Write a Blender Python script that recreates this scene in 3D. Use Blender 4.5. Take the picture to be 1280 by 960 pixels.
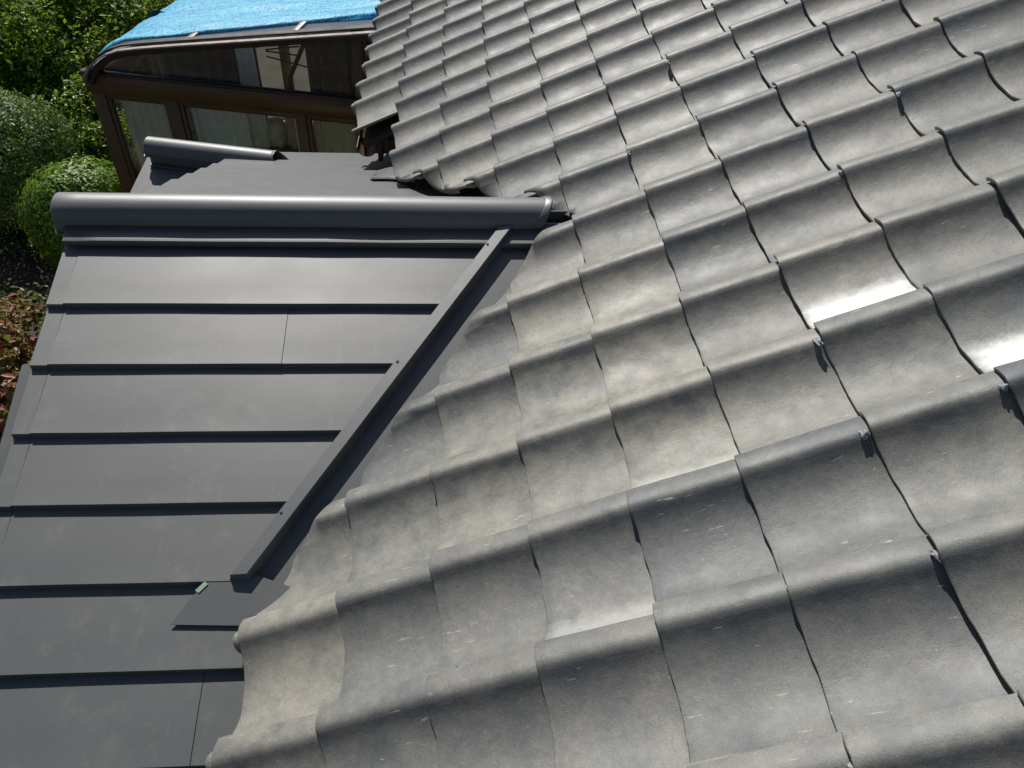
import bpy, bmesh, math, random
import numpy as np
from mathutils import Matrix, Vector, noise
random.seed(7); rng = np.random.default_rng(7)
S = bpy.context.scene
for o in list(bpy.data.objects): bpy.data.objects.remove(o)

# ------------------------------------------------------------------ camera
RW = Matrix(((0.997322, -0.057811, 0.0448), (-0.005831, -0.673436, -0.739223), (0.072905, 0.736982, -0.671969)))
CAM = Vector((0.48881, -0.70981, 1.6472))
cd = bpy.data.cameras.new('camera'); cam = bpy.data.objects.new('camera', cd)
S.collection.objects.link(cam); S.camera = cam
cd.sensor_width = 36.0; cd.lens = 985.14/1280*36; cd.clip_start = 0.02; cd.clip_end = 500
m3 = Matrix((RW[0], -RW[1], -RW[2])).transposed()
cam.matrix_world = Matrix.Translation(CAM) @ m3.to_4x4()
# ------------------------------------------------------------------ light
SUN_AZ, SUN_EL = math.radians(-19), math.radians(48)      # azimuth from +Y towards +X
W = bpy.data.worlds.new('World'); S.world = W; W.use_nodes = True
wn = W.node_tree.nodes; bg = wn['Background']
sky = wn.new('ShaderNodeTexSky'); sky.sky_type = 'NISHITA'; sky.sun_disc = False
sky.sun_elevation = SUN_EL; sky.sun_rotation = SUN_AZ; sky.altitude = 50; sky.air_density = 1.0; sky.dust_density = 1.2
W.node_tree.links.new(sky.outputs[0], bg.inputs[0]); bg.inputs[1].default_value = 0.05
ld = bpy.data.lights.new('sun', 'SUN'); ld.energy = 5.0; ld.angle = math.radians(0.53); ld.color = (1, .965, .91)
sun = bpy.data.objects.new('sun', ld); S.collection.objects.link(sun)
sd = Vector((math.sin(SUN_AZ)*math.cos(SUN_EL), math.cos(SUN_AZ)*math.cos(SUN_EL), math.sin(SUN_EL)))
sun.rotation_euler = sd.to_track_quat('Z', 'Y').to_euler(); sun.location = sd*20
S.render.engine = 'CYCLES'
S.view_settings.view_transform = 'Standard'; S.view_settings.look = 'None'
S.view_settings.exposure = 0.03; S.view_settings.gamma = 1.0; S.view_settings.use_curve_mapping = False

# ------------------------------------------------------------------ helpers
def link(o): S.collection.objects.link(o); return o
def empty(name, loc=(0, 0, 0)):
    o = bpy.data.objects.new(name, None); o.location = loc; o.empty_display_size = .1; return link(o)
def tag(o, label=None, cat=None, group=None, kind=None):
    if label: o['label'] = label
    if cat: o['category'] = cat
    if group: o['group'] = group
    if kind: o['kind'] = kind
    return o
def setparent(o, p):
    if p is not None:
        o.parent = p
        o.matrix_parent_inverse = world_of(p).inverted()
    return o
def world_of(o):
    m = o.matrix_basis.copy()
    if o.parent: m = world_of(o.parent) @ o.matrix_parent_inverse @ m
    return m
def obj(name, me, mat=None, parent=None):
    if mat and not me.materials: me.materials.append(mat)
    o = link(bpy.data.objects.new(name, me)); return setparent(o, parent)
def mesh(v, f, smooth=False, name='mesh'):
    me = bpy.data.meshes.new(name); me.from_pydata([tuple(p) for p in v], [], [tuple(q) for q in f]); me.update()
    bm = bmesh.new(); bm.from_mesh(me); bmesh.ops.recalc_face_normals(bm, faces=bm.faces); bm.to_mesh(me); bm.free()
    if smooth: me.polygons.foreach_set('use_smooth', [True]*len(me.polygons))
    return me
def smooth_by(me, ang=35):
    me.polygons.foreach_set('use_smooth', [True]*len(me.polygons))
    bm = bmesh.new(); bm.from_mesh(me)
    for e in bm.edges:
        if len(e.link_faces) == 2 and e.calc_face_angle(0) > math.radians(ang): e.smooth = False
    bm.to_mesh(me); bm.free(); return me
def box(o, ex, ey, ez, bevel=0.0, segs=1):
    """box from corner o spanned by three vectors"""
    o = Vector(o); ex = Vector(ex); ey = Vector(ey); ez = Vector(ez)
    v = [o+ex*a+ey*b+ez*c for c in (0, 1) for b in (0, 1) for a in (0, 1)]
    f = [(0, 2, 3, 1), (4, 5, 7, 6), (0, 1, 5, 4), (2, 6, 7, 3), (0, 4, 6, 2), (1, 3, 7, 5)]
    me = mesh(v, f)
    if bevel:
        bm = bmesh.new(); bm.from_mesh(me)
        bmesh.ops.bevel(bm, geom=bm.edges[:], offset=bevel, segments=segs, affect='EDGES', profile=.6)
        bm.to_mesh(me); bm.free(); smooth_by(me, 50)
    return me
def extrude_profile(prof, path, closed=False):
    """prof: list of rings already placed: path = list of functions? here list of rings (list of points)"""
    v = []; f = []
    n = len(path[0])
    for ring in path: v += [tuple(p) for p in ring]
    for r in range(len(path)-1):
        for k in range(n-1 + (1 if closed else 0)):
            a = r*n+k; b = r*n+(k+1) % n
            f.append((a, b, b+n, a+n))
    return v, f
def tube(pts, r, n=8, caps=True):
    pts = [Vector(p) for p in pts]; rr = r if isinstance(r, (list, tuple)) else [r]*len(pts)
    rings = []
    for k, p in enumerate(pts):
        t = (pts[min(k+1, len(pts)-1)]-pts[max(k-1, 0)]).normalized()
        a = t.orthogonal().normalized() if k == 0 else (a - t*a.dot(t)).normalized()
        b = t.cross(a)
        rings.append([p+(a*math.cos(2*math.pi*q/n)+b*math.sin(2*math.pi*q/n))*rr[k] for q in range(n)])
    v, f = extrude_profile(None, rings, True)
    if caps:
        f.append(tuple(range(n))[::-1]); f.append(tuple(range(len(v)-n, len(v))))
    return v, f

# ------------------------------------------------------------------ materials
class NB:
    def __init__(s, name):
        s.m = bpy.data.materials.new(name); s.m.use_nodes = True
        s.t = s.m.node_tree; s.b = s.t.nodes['Principled BSDF']
    def n(s, typ, **kw):
        nd = s.t.nodes.new('ShaderNode'+typ)
        for k, v in kw.items():
            if k.startswith('i_'):
                key = k[2:]; key = int(key) if key.isdigit() else key
                s.put(nd.inputs[key], v)
            else: setattr(nd, k, v)
        return nd
    def put(s, sock, v):
        if isinstance(v, bpy.types.NodeSocket): s.t.links.new(v, sock)
        elif isinstance(v, bpy.types.Node): s.t.links.new(v.outputs[0], sock)
        else:
            if hasattr(sock.default_value, '__len__') and not hasattr(v, '__len__'): v = [v]*len(sock.default_value)
            if sock.type == 'RGBA' and len(v) == 3: v = (*v, 1)
            sock.default_value = v
    def set(s, **kw):
        for k, v in kw.items(): s.put(s.b.inputs[k.replace('_', ' ')], v)
        return s
    def math(s, op, a, b=0.5, clamp=False):
        nd = s.n('Math', operation=op, use_clamp=clamp); s.put(nd.inputs[0], a); s.put(nd.inputs[1], b); return nd.outputs[0]
    def mix(s, fac, a, b, mode='MIX'):
        nd = s.n('Mix', data_type='RGBA', blend_type=mode, clamp_factor=True)
        s.put(nd.inputs[0], fac); s.put(nd.inputs[6], a); s.put(nd.inputs[7], b); return nd.outputs[2]
    def ramp(s, fac, stops, interp='LINEAR'):
        nd = s.n('ValToRGB'); cr = nd.color_ramp; cr.interpolation = interp
        while len(cr.elements) < len(stops): cr.elements.new(.5)
        for e, (p, c) in zip(cr.elements, stops):
            e.position = p; e.color = (c, c, c, 1) if not hasattr(c, '__len__') else (*c, 1)
        s.put(nd.inputs[0], fac); return nd.outputs[0]
    def noise(s, vec, scale, detail=4, rough=.55, dist=0.0):
        nd = s.n('TexNoise'); s.put(nd.inputs['Vector'], vec)
        nd.inputs['Scale'].default_value = scale; nd.inputs['Detail'].default_value = detail
        nd.inputs['Roughness'].default_value = rough; nd.inputs['Distortion'].default_value = dist
        return nd.outputs[0]
    def mapping(s, vec, scale=(1, 1, 1), rot=(0, 0, 0)):
        nd = s.n('Mapping'); s.put(nd.inputs[0], vec); nd.inputs['Scale'].default_value = scale; nd.inputs['Rotation'].default_value = rot
        return nd.outputs[0]
    def bump(s, h, strength=.2, dist=.01, normal=None):
        nd = s.n('Bump'); s.put(nd.inputs['Height'], h); nd.inputs['Strength'].default_value = strength; nd.inputs['Distance'].default_value = dist
        if normal: s.put(nd.inputs['Normal'], normal)
        return nd.outputs[0]

def make_tile_mat():
    b = NB('smoked_clay_tile')
    tc = b.n('TexCoord'); oi = b.n('ObjectInfo'); rnd = oi.outputs['Random']
    off = b.n('VectorMath', operation='SCALE'); b.put(off.inputs[0], (37.1, 61.7, 23.3)); b.put(off.inputs[3], rnd)
    add = b.n('VectorMath', operation='ADD'); b.put(add.inputs[0], tc.outputs['Object']); b.put(add.inputs[1], off)
    P = add.outputs[0]
    tint = b.ramp(rnd, [(0, (.068, .082, .090)), (.16, (.125, .128, .125)), (.34, (.165, .164, .155)), (.5, (.085, .098, .104)), (.68, (.18, .174, .157)), (.84, (.108, .117, .12)), (1, (.145, .145, .138))])
    big = b.noise(P, 7, 6, .65)
    col = b.mix(b.ramp(big, [(.32, 0), (.68, 1)]), b.mix(.45, tint, (.068, .076, .08)), b.mix(.42, tint, (.255, .24, .205)))
    mot = b.noise(P, 55, 5, .7)
    col = b.mix(.42, col, b.ramp(mot, [(.25, .45), (.5, .95), (.75, 1.5)]), 'MULTIPLY')
    # bluish dark smoke patches
    p2 = b.noise(P, 11, 4, .6, .6)
    col = b.mix(b.math('MULTIPLY', b.ramp(p2, [(.50, 0), (.70, 1)]), .6), col, (.085, .102, .115))
    # warm wear per tile (attribute 0..1)
    at = b.n('Attribute', attribute_type='OBJECT', attribute_name='warm')
    wn_ = b.math('MULTIPLY', at.outputs['Fac'], b.ramp(b.noise(P, 16, 5, .65), [(.35, .15), (.65, 1)]))
    col = b.mix(b.math('MULTIPLY', wn_, .62), col, (.40, .37, .295))
    # lichen
    li = b.ramp(b.noise(P, 30, 6, .75), [(.64, 0), (.72, 1)])
    li = b.math('MULTIPLY', li, b.ramp(b.noise(P, 5, 2), [(.5, 0), (.62, 1)]))
    col = b.mix(b.math('MULTIPLY', li, .45), col, (.42, .38, .27))
    # scratches
    sc = b.noise(b.mapping(P, (18, 150, 40), (0, 0, .7)), 1, 3, .6)
    sc = b.math('MULTIPLY', b.ramp(sc, [(.66, 0), (.72, 1)]), b.ramp(b.noise(P, 9, 2), [(.5, 0), (.6, 1)]))
    col = b.mix(b.math('MULTIPLY', sc, .8), col, (.56, .55, .51))
    sp = b.ramp(b.noise(P, 95, 3, .7), [(.70, 0), (.76, 1)])
    col = b.mix(b.math('MULTIPLY', sp, .5), col, (.5, .5, .47))
    dk = b.ramp(b.noise(P, 140, 2, .6), [(.26, 1), (.33, 0)])
    col = b.mix(b.math('MULTIPLY', dk, .5), col, (.07, .07, .065))
    gr = b.noise(P, 420, 3, .7)
    col = b.mix(.5, col, b.ramp(gr, [(.25, .35), (.5, .95), (.75, 1.6)]), 'MULTIPLY')
    # white patch painted on the lower trough of chosen tiles (attribute)
    bl = b.n('Attribute', attribute_type='OBJECT', attribute_name='white_patch')
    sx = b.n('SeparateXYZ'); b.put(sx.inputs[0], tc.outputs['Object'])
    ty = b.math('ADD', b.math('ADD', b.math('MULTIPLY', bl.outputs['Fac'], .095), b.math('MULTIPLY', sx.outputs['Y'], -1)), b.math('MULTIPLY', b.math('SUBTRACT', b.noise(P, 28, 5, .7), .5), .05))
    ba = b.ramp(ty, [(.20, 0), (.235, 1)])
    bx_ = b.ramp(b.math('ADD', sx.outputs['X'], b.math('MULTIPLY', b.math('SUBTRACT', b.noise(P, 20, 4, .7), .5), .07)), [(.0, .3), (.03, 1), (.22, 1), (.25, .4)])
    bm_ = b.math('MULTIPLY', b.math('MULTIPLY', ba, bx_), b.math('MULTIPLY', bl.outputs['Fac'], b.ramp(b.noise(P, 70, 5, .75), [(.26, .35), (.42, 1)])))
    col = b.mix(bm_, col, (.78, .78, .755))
    rg = b.ramp(b.noise(P, 13, 4, .6), [(.3, .49), (.7, .63)])
    h = b.math('ADD', b.math('MULTIPLY', b.noise(P, 22, 5, .6), .9), b.math('MULTIPLY', gr, .22))
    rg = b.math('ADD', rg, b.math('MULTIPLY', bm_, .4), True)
    b.set(Base_Color=col, Roughness=rg, Specular_IOR_Level=.58, Normal=b.bump(h, .32, .006))
    return b.m

def make_sheet(name, base, rough=.42, wav=.25, dirt=.5):
    b = NB(name); tc = b.n('TexCoord'); oi = b.n('ObjectInfo')
    off = b.n('VectorMath', operation='SCALE'); b.put(off.inputs[0], (17.1, 31.7, 13.3)); b.put(off.inputs[3], oi.outputs['Random'])
    add = b.n('VectorMath', operation='ADD'); b.put(add.inputs[0], tc.outputs['Object']); b.put(add.inputs[1], off)
    P = add.outputs[0]
    base2 = tuple(c*1.08 for c in base)
    col = b.mix(b.ramp(b.noise(P, 4, 4, .6), [(.3, 0), (.7, 1)]), base, base2)
    du = b.math('MULTIPLY', b.ramp(b.noise(P, 9, 6, .7), [(.55, 0), (.75, 1)]), dirt)
    col = b.mix(b.math('MULTIPLY', du, .35), col, (.22, .215, .2))
    st = b.math('MULTIPLY', b.ramp(b.noise(b.mapping(P, (30, 5, 5)), 1, 4, .6), [(.62, 0), (.8, 1)]), dirt)
    col = b.mix(b.math('MULTIPLY', st, .2), col, (.25, .25, .24))
    sp = b.ramp(b.noise(P, 120, 2, .6), [(.74, 0), (.78, 1)])
    col = b.mix(b.math('MULTIPLY', sp, .4*dirt), col, (.4, .4, .38))
    rg = b.ramp(b.noise(P, 6, 5, .6), [(.3, rough-.01), (.75, rough+.04)])
    n1 = b.bump(b.noise(b.mapping(P, (1, 2.2, 1)), 4.5, 2, .4), wav, .012)
    n2 = b.bump(b.noise(P, 350, 2, .6), .06, .002, n1)
    b.set(Base_Color=col, Roughness=rg, Metallic=0.0, Specular_IOR_Level=.75, Normal=n2)
    return b.m
def plain(name, col, rough=.6, var=.25, scale=8, bump=.1, bscale=60, spec=.4, metallic=0.0, stretch=(1, 1, 1)):
    b = NB(name); tc = b.n('TexCoord'); P = b.mapping(tc.outputs['Object'], stretch)
    c2 = tuple(max(0, c*(1-var)) for c in col); c1 = tuple(min(1, c*(1+var)) for c in col)
    cc = b.mix(b.ramp(b.noise(P, scale, 5, .6), [(.3, 0), (.7, 1)]), c2, c1)
    b.set(Base_Color=cc, Roughness=b.ramp(b.noise(P, scale*2, 3), [(.3, max(.02, rough-.08)), (.7, min(1, rough+.08))]), Specular_IOR_Level=spec, Metallic=metallic,
          Normal=b.bump(b.noise(P, bscale, 4, .6), bump, .01))
    return b.m
def leafmat(name, c1, c2, c3, rough=.45, trans=.25):
    b = NB(name); g = b.n('NewGeometry')
    col = b.ramp(g.outputs['Random Per Island'], [(0, c1), (.5, c2), (1, c3)])
    tr = b.n('BsdfTranslucent'); b.put(tr.inputs[0], b.mix(.5, col, (.25, .35, .03), 'MIX'))
    mx = b.n('MixShader'); mx.inputs[0].default_value = trans
    b.set(Base_Color=col, Roughness=rough, Specular_IOR_Level=.4)
    b.t.links.new(b.b.outputs[0], mx.inputs[1]); b.t.links.new(tr.outputs[0], mx.inputs[2])
    b.t.links.new(mx.outputs[0], b.t.nodes['Material Output'].inputs['Surface'])
    return b.m
M = {}
M['tile'] = make_tile_mat()
M['sheet'] = make_sheet('charcoal_steel_sheet', (.094, .098, .099), .46, .045, 1.0)
M['ridge'] = make_sheet('charcoal_steel_ridge', (.128, .132, .136), .47, .03, .4)
M['trim'] = make_sheet('charcoal_steel_trim', (.105, .109, .112), .42, .05, .4)
M['deck'] = plain('roof_boarding', (.05, .04, .03), .85)
M['wall'] = plain('house_wall_render', (.42, .39, .33), .85, .12, 5, .15, 120)
M['eave_wood'] = plain('eave_timber', (.07, .042, .028), .7, .3, 6, .2, 60, stretch=(1, 8, 8))
M['copper'] = plain('brown_gutter', (.11, .055, .035), .45, .3, 9, .05)
M['sealant'] = plain('silver_grey_sealant', (.30, .31, .32), .35, .5, 60, .5, 150)
M['putty'] = plain('white_putty', (.72, .72, .70), .7, .15, 60, .4, 150)
M['tag'] = plain('pale_green_tag', (.27, .42, .29), .6, .1, 60)
M['bronze'] = plain('bronze_aluminium', (.10, .055, .02), .42, .2, 4, .02, 80, spec=.5)
M['bronze_dark'] = plain('dark_bronze_aluminium', (.035, .022, .016), .4, .2, 4, .02, 80, spec=.5)
M['alu_light'] = plain('worn_light_aluminium', (.42, .36, .32), .35, .15, 10, .03, 80, spec=.6)

# ------------------------------------------------------------------ roof geometry constants
TH = math.radians(27.0)
EA = Vector((math.cos(TH), 0, math.sin(TH))); EB = Vector((0, 1, 0)); EN = Vector((-math.sin(TH), 0, math.cos(TH)))
def roofpt(a, y, n=0): return EA*a+EB*y+EN*n
A = [-0.0261, 0.2367, 0.4778, 0.7089, 0.9373, 1.1709, 1.4077, 1.6478, 1.8917, 2.1222]
while len(A) < 16: A.append(A[-1]+.237)
B = {k: v for k, v in enumerate([0.0032, 0.2788, 0.5514, 0.8192, 1.0868, 1.3602, 1.6339, 1.9031, 2.1682, 2.4353])}
for k in range(10, 30): B[k] = B[k-1]+.2685
for k in range(-1, -8, -1): B[k] = B[k+1]-.274
def sag(x, y):
    x = min(max(x, -.2), 2.6)-1; y = min(max(y, -.6), 4.5)-1
    return -.00756*x*y-.01308*x*x-.003558*y*y
ZR, SW, RY, XV = .33, .38, 1.45, .83         # wing apex height, slope, ridge y, valley junction x
def zw(y): return ZR-SW*abs(y-RY)
GROUND = -2.8
def project(p):
    q = RW @ (Vector(p)-CAM)
    return (640+985.14*q.x/q.z, 480+985.14*q.y/q.z) if q.z > .05 else None

# ------------------------------------------------------------------ ground
def grid_ground():
    n = 60; L = 60.0; v = []; f = []
    for j in range(n+1):
        for i in range(n+1):
            x = (i/n-.5)*2; y = (j/n-.5)*2
            x = math.copysign(abs(x)**2, x)*L; y = math.copysign(abs(y)**2, y)*L
            v.append((x-2, y+6, GROUND+noise.noise((x*.6, y*.6, 0))*.06))
    for j in range(n):
        for i in range(n):
            a = j*(n+1)+i; f.append((a, a+1, a+n+2, a+n+1))
    return mesh(v, f, True)
M['soil'] = plain('garden_soil', (.05, .04, .028), .95, .4, 3, .8, 25)
tag(obj('ground', grid_ground(), M['soil']), kind='structure')

# ------------------------------------------------------------------ the house
house = tag(empty('house', (1.2, 1.4, GROUND)), 'house with wavy grey clay tile roof joined by dark metal gabled wing roof', 'house')

def poly_prism(pts, d):
    """closed prism from a polygon (list of Vector) and an offset vector"""
    n = len(pts); v = [Vector(p) for p in pts]+[Vector(p)+Vector(d) for p in pts]
    f = [tuple(range(n)), tuple(range(2*n-1, n-1, -1))]+[(k, (k+1) % n, (k+1) % n+n, k+n) for k in range(n)]
    return mesh(v, f)

deck = obj('tile_roof', poly_prism([roofpt(a, y, -.115) for a, y in ((.0, -1.6), (3.8, -1.6), (3.8, 6.6), (.0, 6.6), (.0, 2.96), (.31, 2.96), (.31, .5), (.0, .5))], EN*-.03), M['deck'], house)
tag(deck, 'weathered grey wavy clay tile slope of the main roof')
# walls of the main block
wl = obj('wall', box((.55, -1.4, GROUND), (2.9, 0, 0), (0, 7.8, 0), (0, 0, 2.8+.02)), M['wall'], house)

# --- tiles
TW = .27; TL = .305; TT = .0115; TILT = .0135/.235
PROF = [(-.046, -.0125), (-.034, -.0062), (-.022, -.0022), (-.008, 0), (.002, -.0006), (.009, -.0038), (.0155, -.0100), (.023, -.0177), (.032, -.0258), (.044, -.0338), (.058, -.0415), (.074, -.0482),
        (.092, -.0533), (.112, -.0567), (.132, -.0582), (.150, -.0580), (.168, -.0556), (.186, -.0510), (.203, -.0450), (.218, -.0386), (.23, -.0330), (.244, -.0290), (.256, -.0270), (.268, -.026)]
ROWS = [(0, -.002), (.0012, -.0005), (.004, 0), (.03, 0), (.10, 0), (.17, 0), (.235, 0), (TL, 0)]
def tile_mesh(seed, eave=False):
    r = random.Random(seed); v = []; f = []
    n = len(PROF); tw = r.uniform(-1, 1)*.0025; bow = r.uniform(-1, 1)*.0025
    ph = r.uniform(0, 50)
    for side in (0, 1):
        for ri, (a, dz) in enumerate(ROWS):
            for (t, z) in PROF:
                zz = z+dz*(1 if side == 0 else 0)-a*TILT
                zz += tw*(a/.3-.5)*(t/.27-.5)*2+bow*math.sin(t/.27*3.1)
                zz += noise.noise((a*14+ph, t*14, 3.3))*.0016
                aa = a
                if ri <= 1: aa += noise.noise((t*22+ph, ph, 1.7))*.0035+noise.noise((t*70+ph, ph, 9.7))*.0012
                v.append((aa+(.0015 if side else 0)*(ri == 0), -t, zz-(TT if side else 0)))
    R = len(ROWS); N = n*R
    for ri in range(R-1):
        for k in range(n-1):
            a = ri*n+k
            f.append((a, a+1, a+n+1, a+n)); f.append((a+N, a+n+N, a+n+1+N, a+1+N))
    for k in range(n-1):
        f.append((k, k+N, k+1+N, k+1)); a = (R-1)*n+k; f.append((a, a+1, a+1+N, a+N))
    for ri in range(R-1):
        a = ri*n; f.append((a, a+n, a+n+N, a+N)); a = ri*n+n-1; f.append((a, a+N, a+n+N, a+n))
    if eave:
        # rounded plug closing the end of the roll
        base = len(v); rad = .026; seg = 16
        for (aa, rr) in ((.006, rad*.9), (.0, rad), (-.008, rad), (-.014, rad*.9), (-.017, rad*.6), (-.0175, 0.001)):
            for q in range(seg):
                an = 2*math.pi*q/seg
                v.append((aa, .001+math.cos(an)*rr, -.0335+math.sin(an)*rr*1.27-max(aa, 0)*TILT))
        for k in range(5):
            for q in range(seg):
                a = base+k*seg+q; b2 = base+k*seg+(q+1) % seg
                f.append((a, b2, b2+seg, a+seg))
    me = mesh(v, f, name='roof_tile')
    return smooth_by(me, 40)
TILES = [tile_mesh(s) for s in range(7)]
EAVES = [tile_mesh(50+s, True) for s in range(3)]
def clip_mesh(me, mat, planes):
    bm = bmesh.new(); bm.from_mesh(me); inv = mat.inverted(); it = mat.to_3x3().transposed()
    for co, no in planes:   # remove the side the normal points to
        l = inv @ Vector(co); nn = (it @ Vector(no)).normalized()
        res = bmesh.ops.bisect_plane(bm, geom=bm.verts[:]+bm.edges[:]+bm.faces[:], plane_co=l, plane_no=nn, clear_outer=True)
        ed = [e for e in res['geom_cut'] if isinstance(e, bmesh.types.BMEdge)]
        if ed:
            try: bmesh.ops.holes_fill(bm, edges=ed, sides=0)
            except Exception: pass
    if not bm.faces: bm.free(); return None
    area = sum(x.calc_area() for x in bm.faces)
    if area < .012: bm.free(); return None
    out = bpy.data.meshes.new('cut_tile'); bm.to_mesh(out); bm.free(); out.materials.append(M['tile']); return out
VS = 1.34
nearP = (Vector((XV, RY+.03, 0)), Vector((-VS, 1, 0)))
farP = (Vector((XV+.005, RY+.085, 0)), Vector((-VS, -1, 0)))
WARM = {(0, 0): .6, (0, 1): .75, (0, 2): .5, (1, 2): .6, (2, 2): .75, (1, 1): .2, (3, 3): .8, (2, 3): .6, (3, 4): .9, (4, 4): .85, (4, 3): .9, (4, 2): .95, (3, 2): .65, (2, 1): .15, (3, 1): 0.0, (4, 1): .05, (5, 3): .3,
        (1, 0): .35, (0, -1): .5, (1, 10): .7, (2, 8): .5, (0, 12): .5, (0, 14): .4, (5, 6): .5, (4, 8): .5, (7, 6): .4, (8, 8): .5, (9, 6): .1}
WHITE_PATCH = {(6, 3): 1.0, (7, 2): .95, (4, 2): .35, (3, 1): .3, (6, 6): .0, (2, 9): .0}
GLUE = []
ntile = 0
for i in range(0, 15):
    for j in range(-4, 26):
        if i == 0 and 3 <= j <= 11: continue
        y0 = B[j]; wj = B[j]-B[j-1]
        cpt = roofpt(A[i]+.12, y0-.13)
        pj = project(cpt)
        near_cam = pj is not None and -190 < pj[0] < 1560 and -150 < pj[1] < 1230
        if not near_cam or (cpt.x-CAM.x)**2+(cpt.y-CAM.y)**2 > 49: continue
        r = random.Random(i*977+j*131+5)
        s = sag(A[i], y0)
        dz = -.0045 if (i+j) % 2 else 0
        o = roofpt(A[i]+r.gauss(0, .0045), y0+r.gauss(0, .003), s+r.gauss(0, .0016))
        gx = (sag(A[i]+.235, y0)-s)/.235; gy = (sag(A[i], y0+.2)-s)/.2
        ex = (EA+EN*gx).normalized(); ey = (EB+EN*gy); ey = (ey-ex*ex.dot(ey)).normalized(); ez = ex.cross(ey)
        rot = Matrix.Rotation(r.gauss(0, .009), 3, 'Z') @ Matrix.Rotation(r.gauss(0, .009), 3, 'X') @ Matrix.Rotation(r.gauss(0, .006), 3, 'Y')
        m = Matrix((ex, ey, ez)).transposed() @ rot @ Matrix.Diagonal((1, wj/TW, 1))
        mat = Matrix.Translation(o) @ m.to_4x4()
        me = (EAVES if i == 0 and j != 2 else TILES)[r.randrange(3 if i == 0 else 7)]
        # cut along the valleys
        corners = [mat @ Vector((a, -t, 0)) for a in (0, TL) for t in (-.046, .268)]
        def side(p, c): return (c-p[0]).dot(p[1])
        if y0-.13 < RY: planes = [nearP]
        else: planes = [farP]
        if i == 0 and j != 2: planes = []
        if planes and max(side(planes[0], c) for c in corners) > 0:
            if min(side(planes[0], c) for c in corners) > 0: continue
            me = clip_mesh(me, mat, planes)
            if me is None: continue
        if not me.materials: me.materials.append(M['tile'])
        t = bpy.data.objects.new('roof_tile', me); link(t)
        t.matrix_world = mat; t.parent = deck; t.matrix_parent_inverse = Matrix()
        t['warm'] = float(WARM.get((i, j), max(0, r.gauss(.06, .22) if i > 4 else r.gauss(.2, .25))))
        t['white_patch'] = float(WHITE_PATCH.get((i, j), 0.0))
        ntile += 1
print('tiles', ntile)
# --- sealant blobs at tile corners
def blob(i, j, sx, sy, sz, mat, da=0, dy=0, seed=0, name='sealant_blob'):
    r = random.Random(seed)
    bm = bmesh.new(); bmesh.ops.create_icosphere(bm, subdivisions=3, radius=1)
    for v in bm.verts:
        k = 1+noise.noise(v.co*1.6+Vector((seed*3.1, 0, 0)))*.7+noise.noise(v.co*4+Vector((seed, 2, 0)))*.2
        v.co = Vector((v.co.x*sx*k*.55, v.co.y*sy*k*.65, v.co.z*sz*.34*k-abs(v.co.y)*.007))
    me = bpy.data.meshes.new(name); bm.to_mesh(me); bm.free(); me.polygons.foreach_set('use_smooth', [True]*len(me.polygons))
    o = obj(name, me, mat)
    p = roofpt(A[i]+da, B[j]+dy, sag(A[i], B[j])-.0075)
    o.matrix_world = Matrix.Translation(p) @ Matrix((EA, EB, EN)).transposed().to_4x4() @ Matrix.Rotation(r.uniform(-.4, .4), 4, 'Z')
    o.parent = deck; o.matrix_parent_inverse = Matrix(); return o
SPEC = [(6, 2, .013, .022, .008, 'sealant', -.006, -.012), (6, 1, .017, .016, .009, 'sealant', -.012, -.008), (6, 0, .012, .022, .008, 'sealant', -.002, -.006), (5, -1, .010, .011, .007, 'putty', .004, .018),
        (5, -1, .014, .016, .007, 'sealant', .0, -.012), (7, 2, .011, .014, .007, 'sealant', .0, .0), (7, 4, .010, .014, .007, 'sealant', 0, 0), (6, 8, .011, .024, .008, 'sealant', 0, -.03), (8, 5, .010, .018, .007, 'sealant', 0, -.02),
        (7, 1, .012, .014, .007, 'sealant', -.004, 0), (5, 6, .007, .016, .006, 'sealant', 0, -.012), (6, 3, .009, .011, .007, 'sealant', 0, 0), (5, 0, .006, .010, .005, 'putty', .0, .01)]
for k, (i, j, a, b_, c, mt, da, dy) in enumerate(SPEC): blob(i, j, a, b_, c, M[mt], da, dy, k)

# --- eave timber and gutter of the main roof
def eave_run(y0, y1):
    o = roofpt(.06, y0, -.14)
    fb = obj('fascia_board', box(o+Vector((0, 0, -.11)), (.022, 0, 0), (0, y1-y0, 0), (0, 0, .11)), M['eave_wood'], house)
    n = 12; rings = []
    cx = o.x-.055; cz = o.z-.045
    for y in (y0+.02, y1):
        out = [(cx+math.cos(math.pi+math.pi*q/n)*.05, y, cz+math.sin(math.pi+math.pi*q/n)*.05) for q in range(n+1)]
        inn = [(cx+math.cos(2*math.pi-math.pi*q/n)*.046, y, cz+math.sin(2*math.pi-math.pi*q/n)*.046) for q in range(n+1)]
        rings.append(out+inn)
    v, f = extrude_profile(None, rings, True)
    m = len(rings[0]); f.append(tuple(range(m))); f.append(tuple(range(2*m-1, m-1, -1)))
    g = obj('gutter', mesh(v, f, True), M['copper'], house); smooth_by(g.data, 40)
    y = y0+.12
    while y < y1:
        obj('rafter_end', box(roofpt(.075, y, -.145)+EN*-.07, EA*.6, EB*.05, EN*.07), M['eave_wood'], house); y += .3
eave_run(2.98, 6.4)

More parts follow.
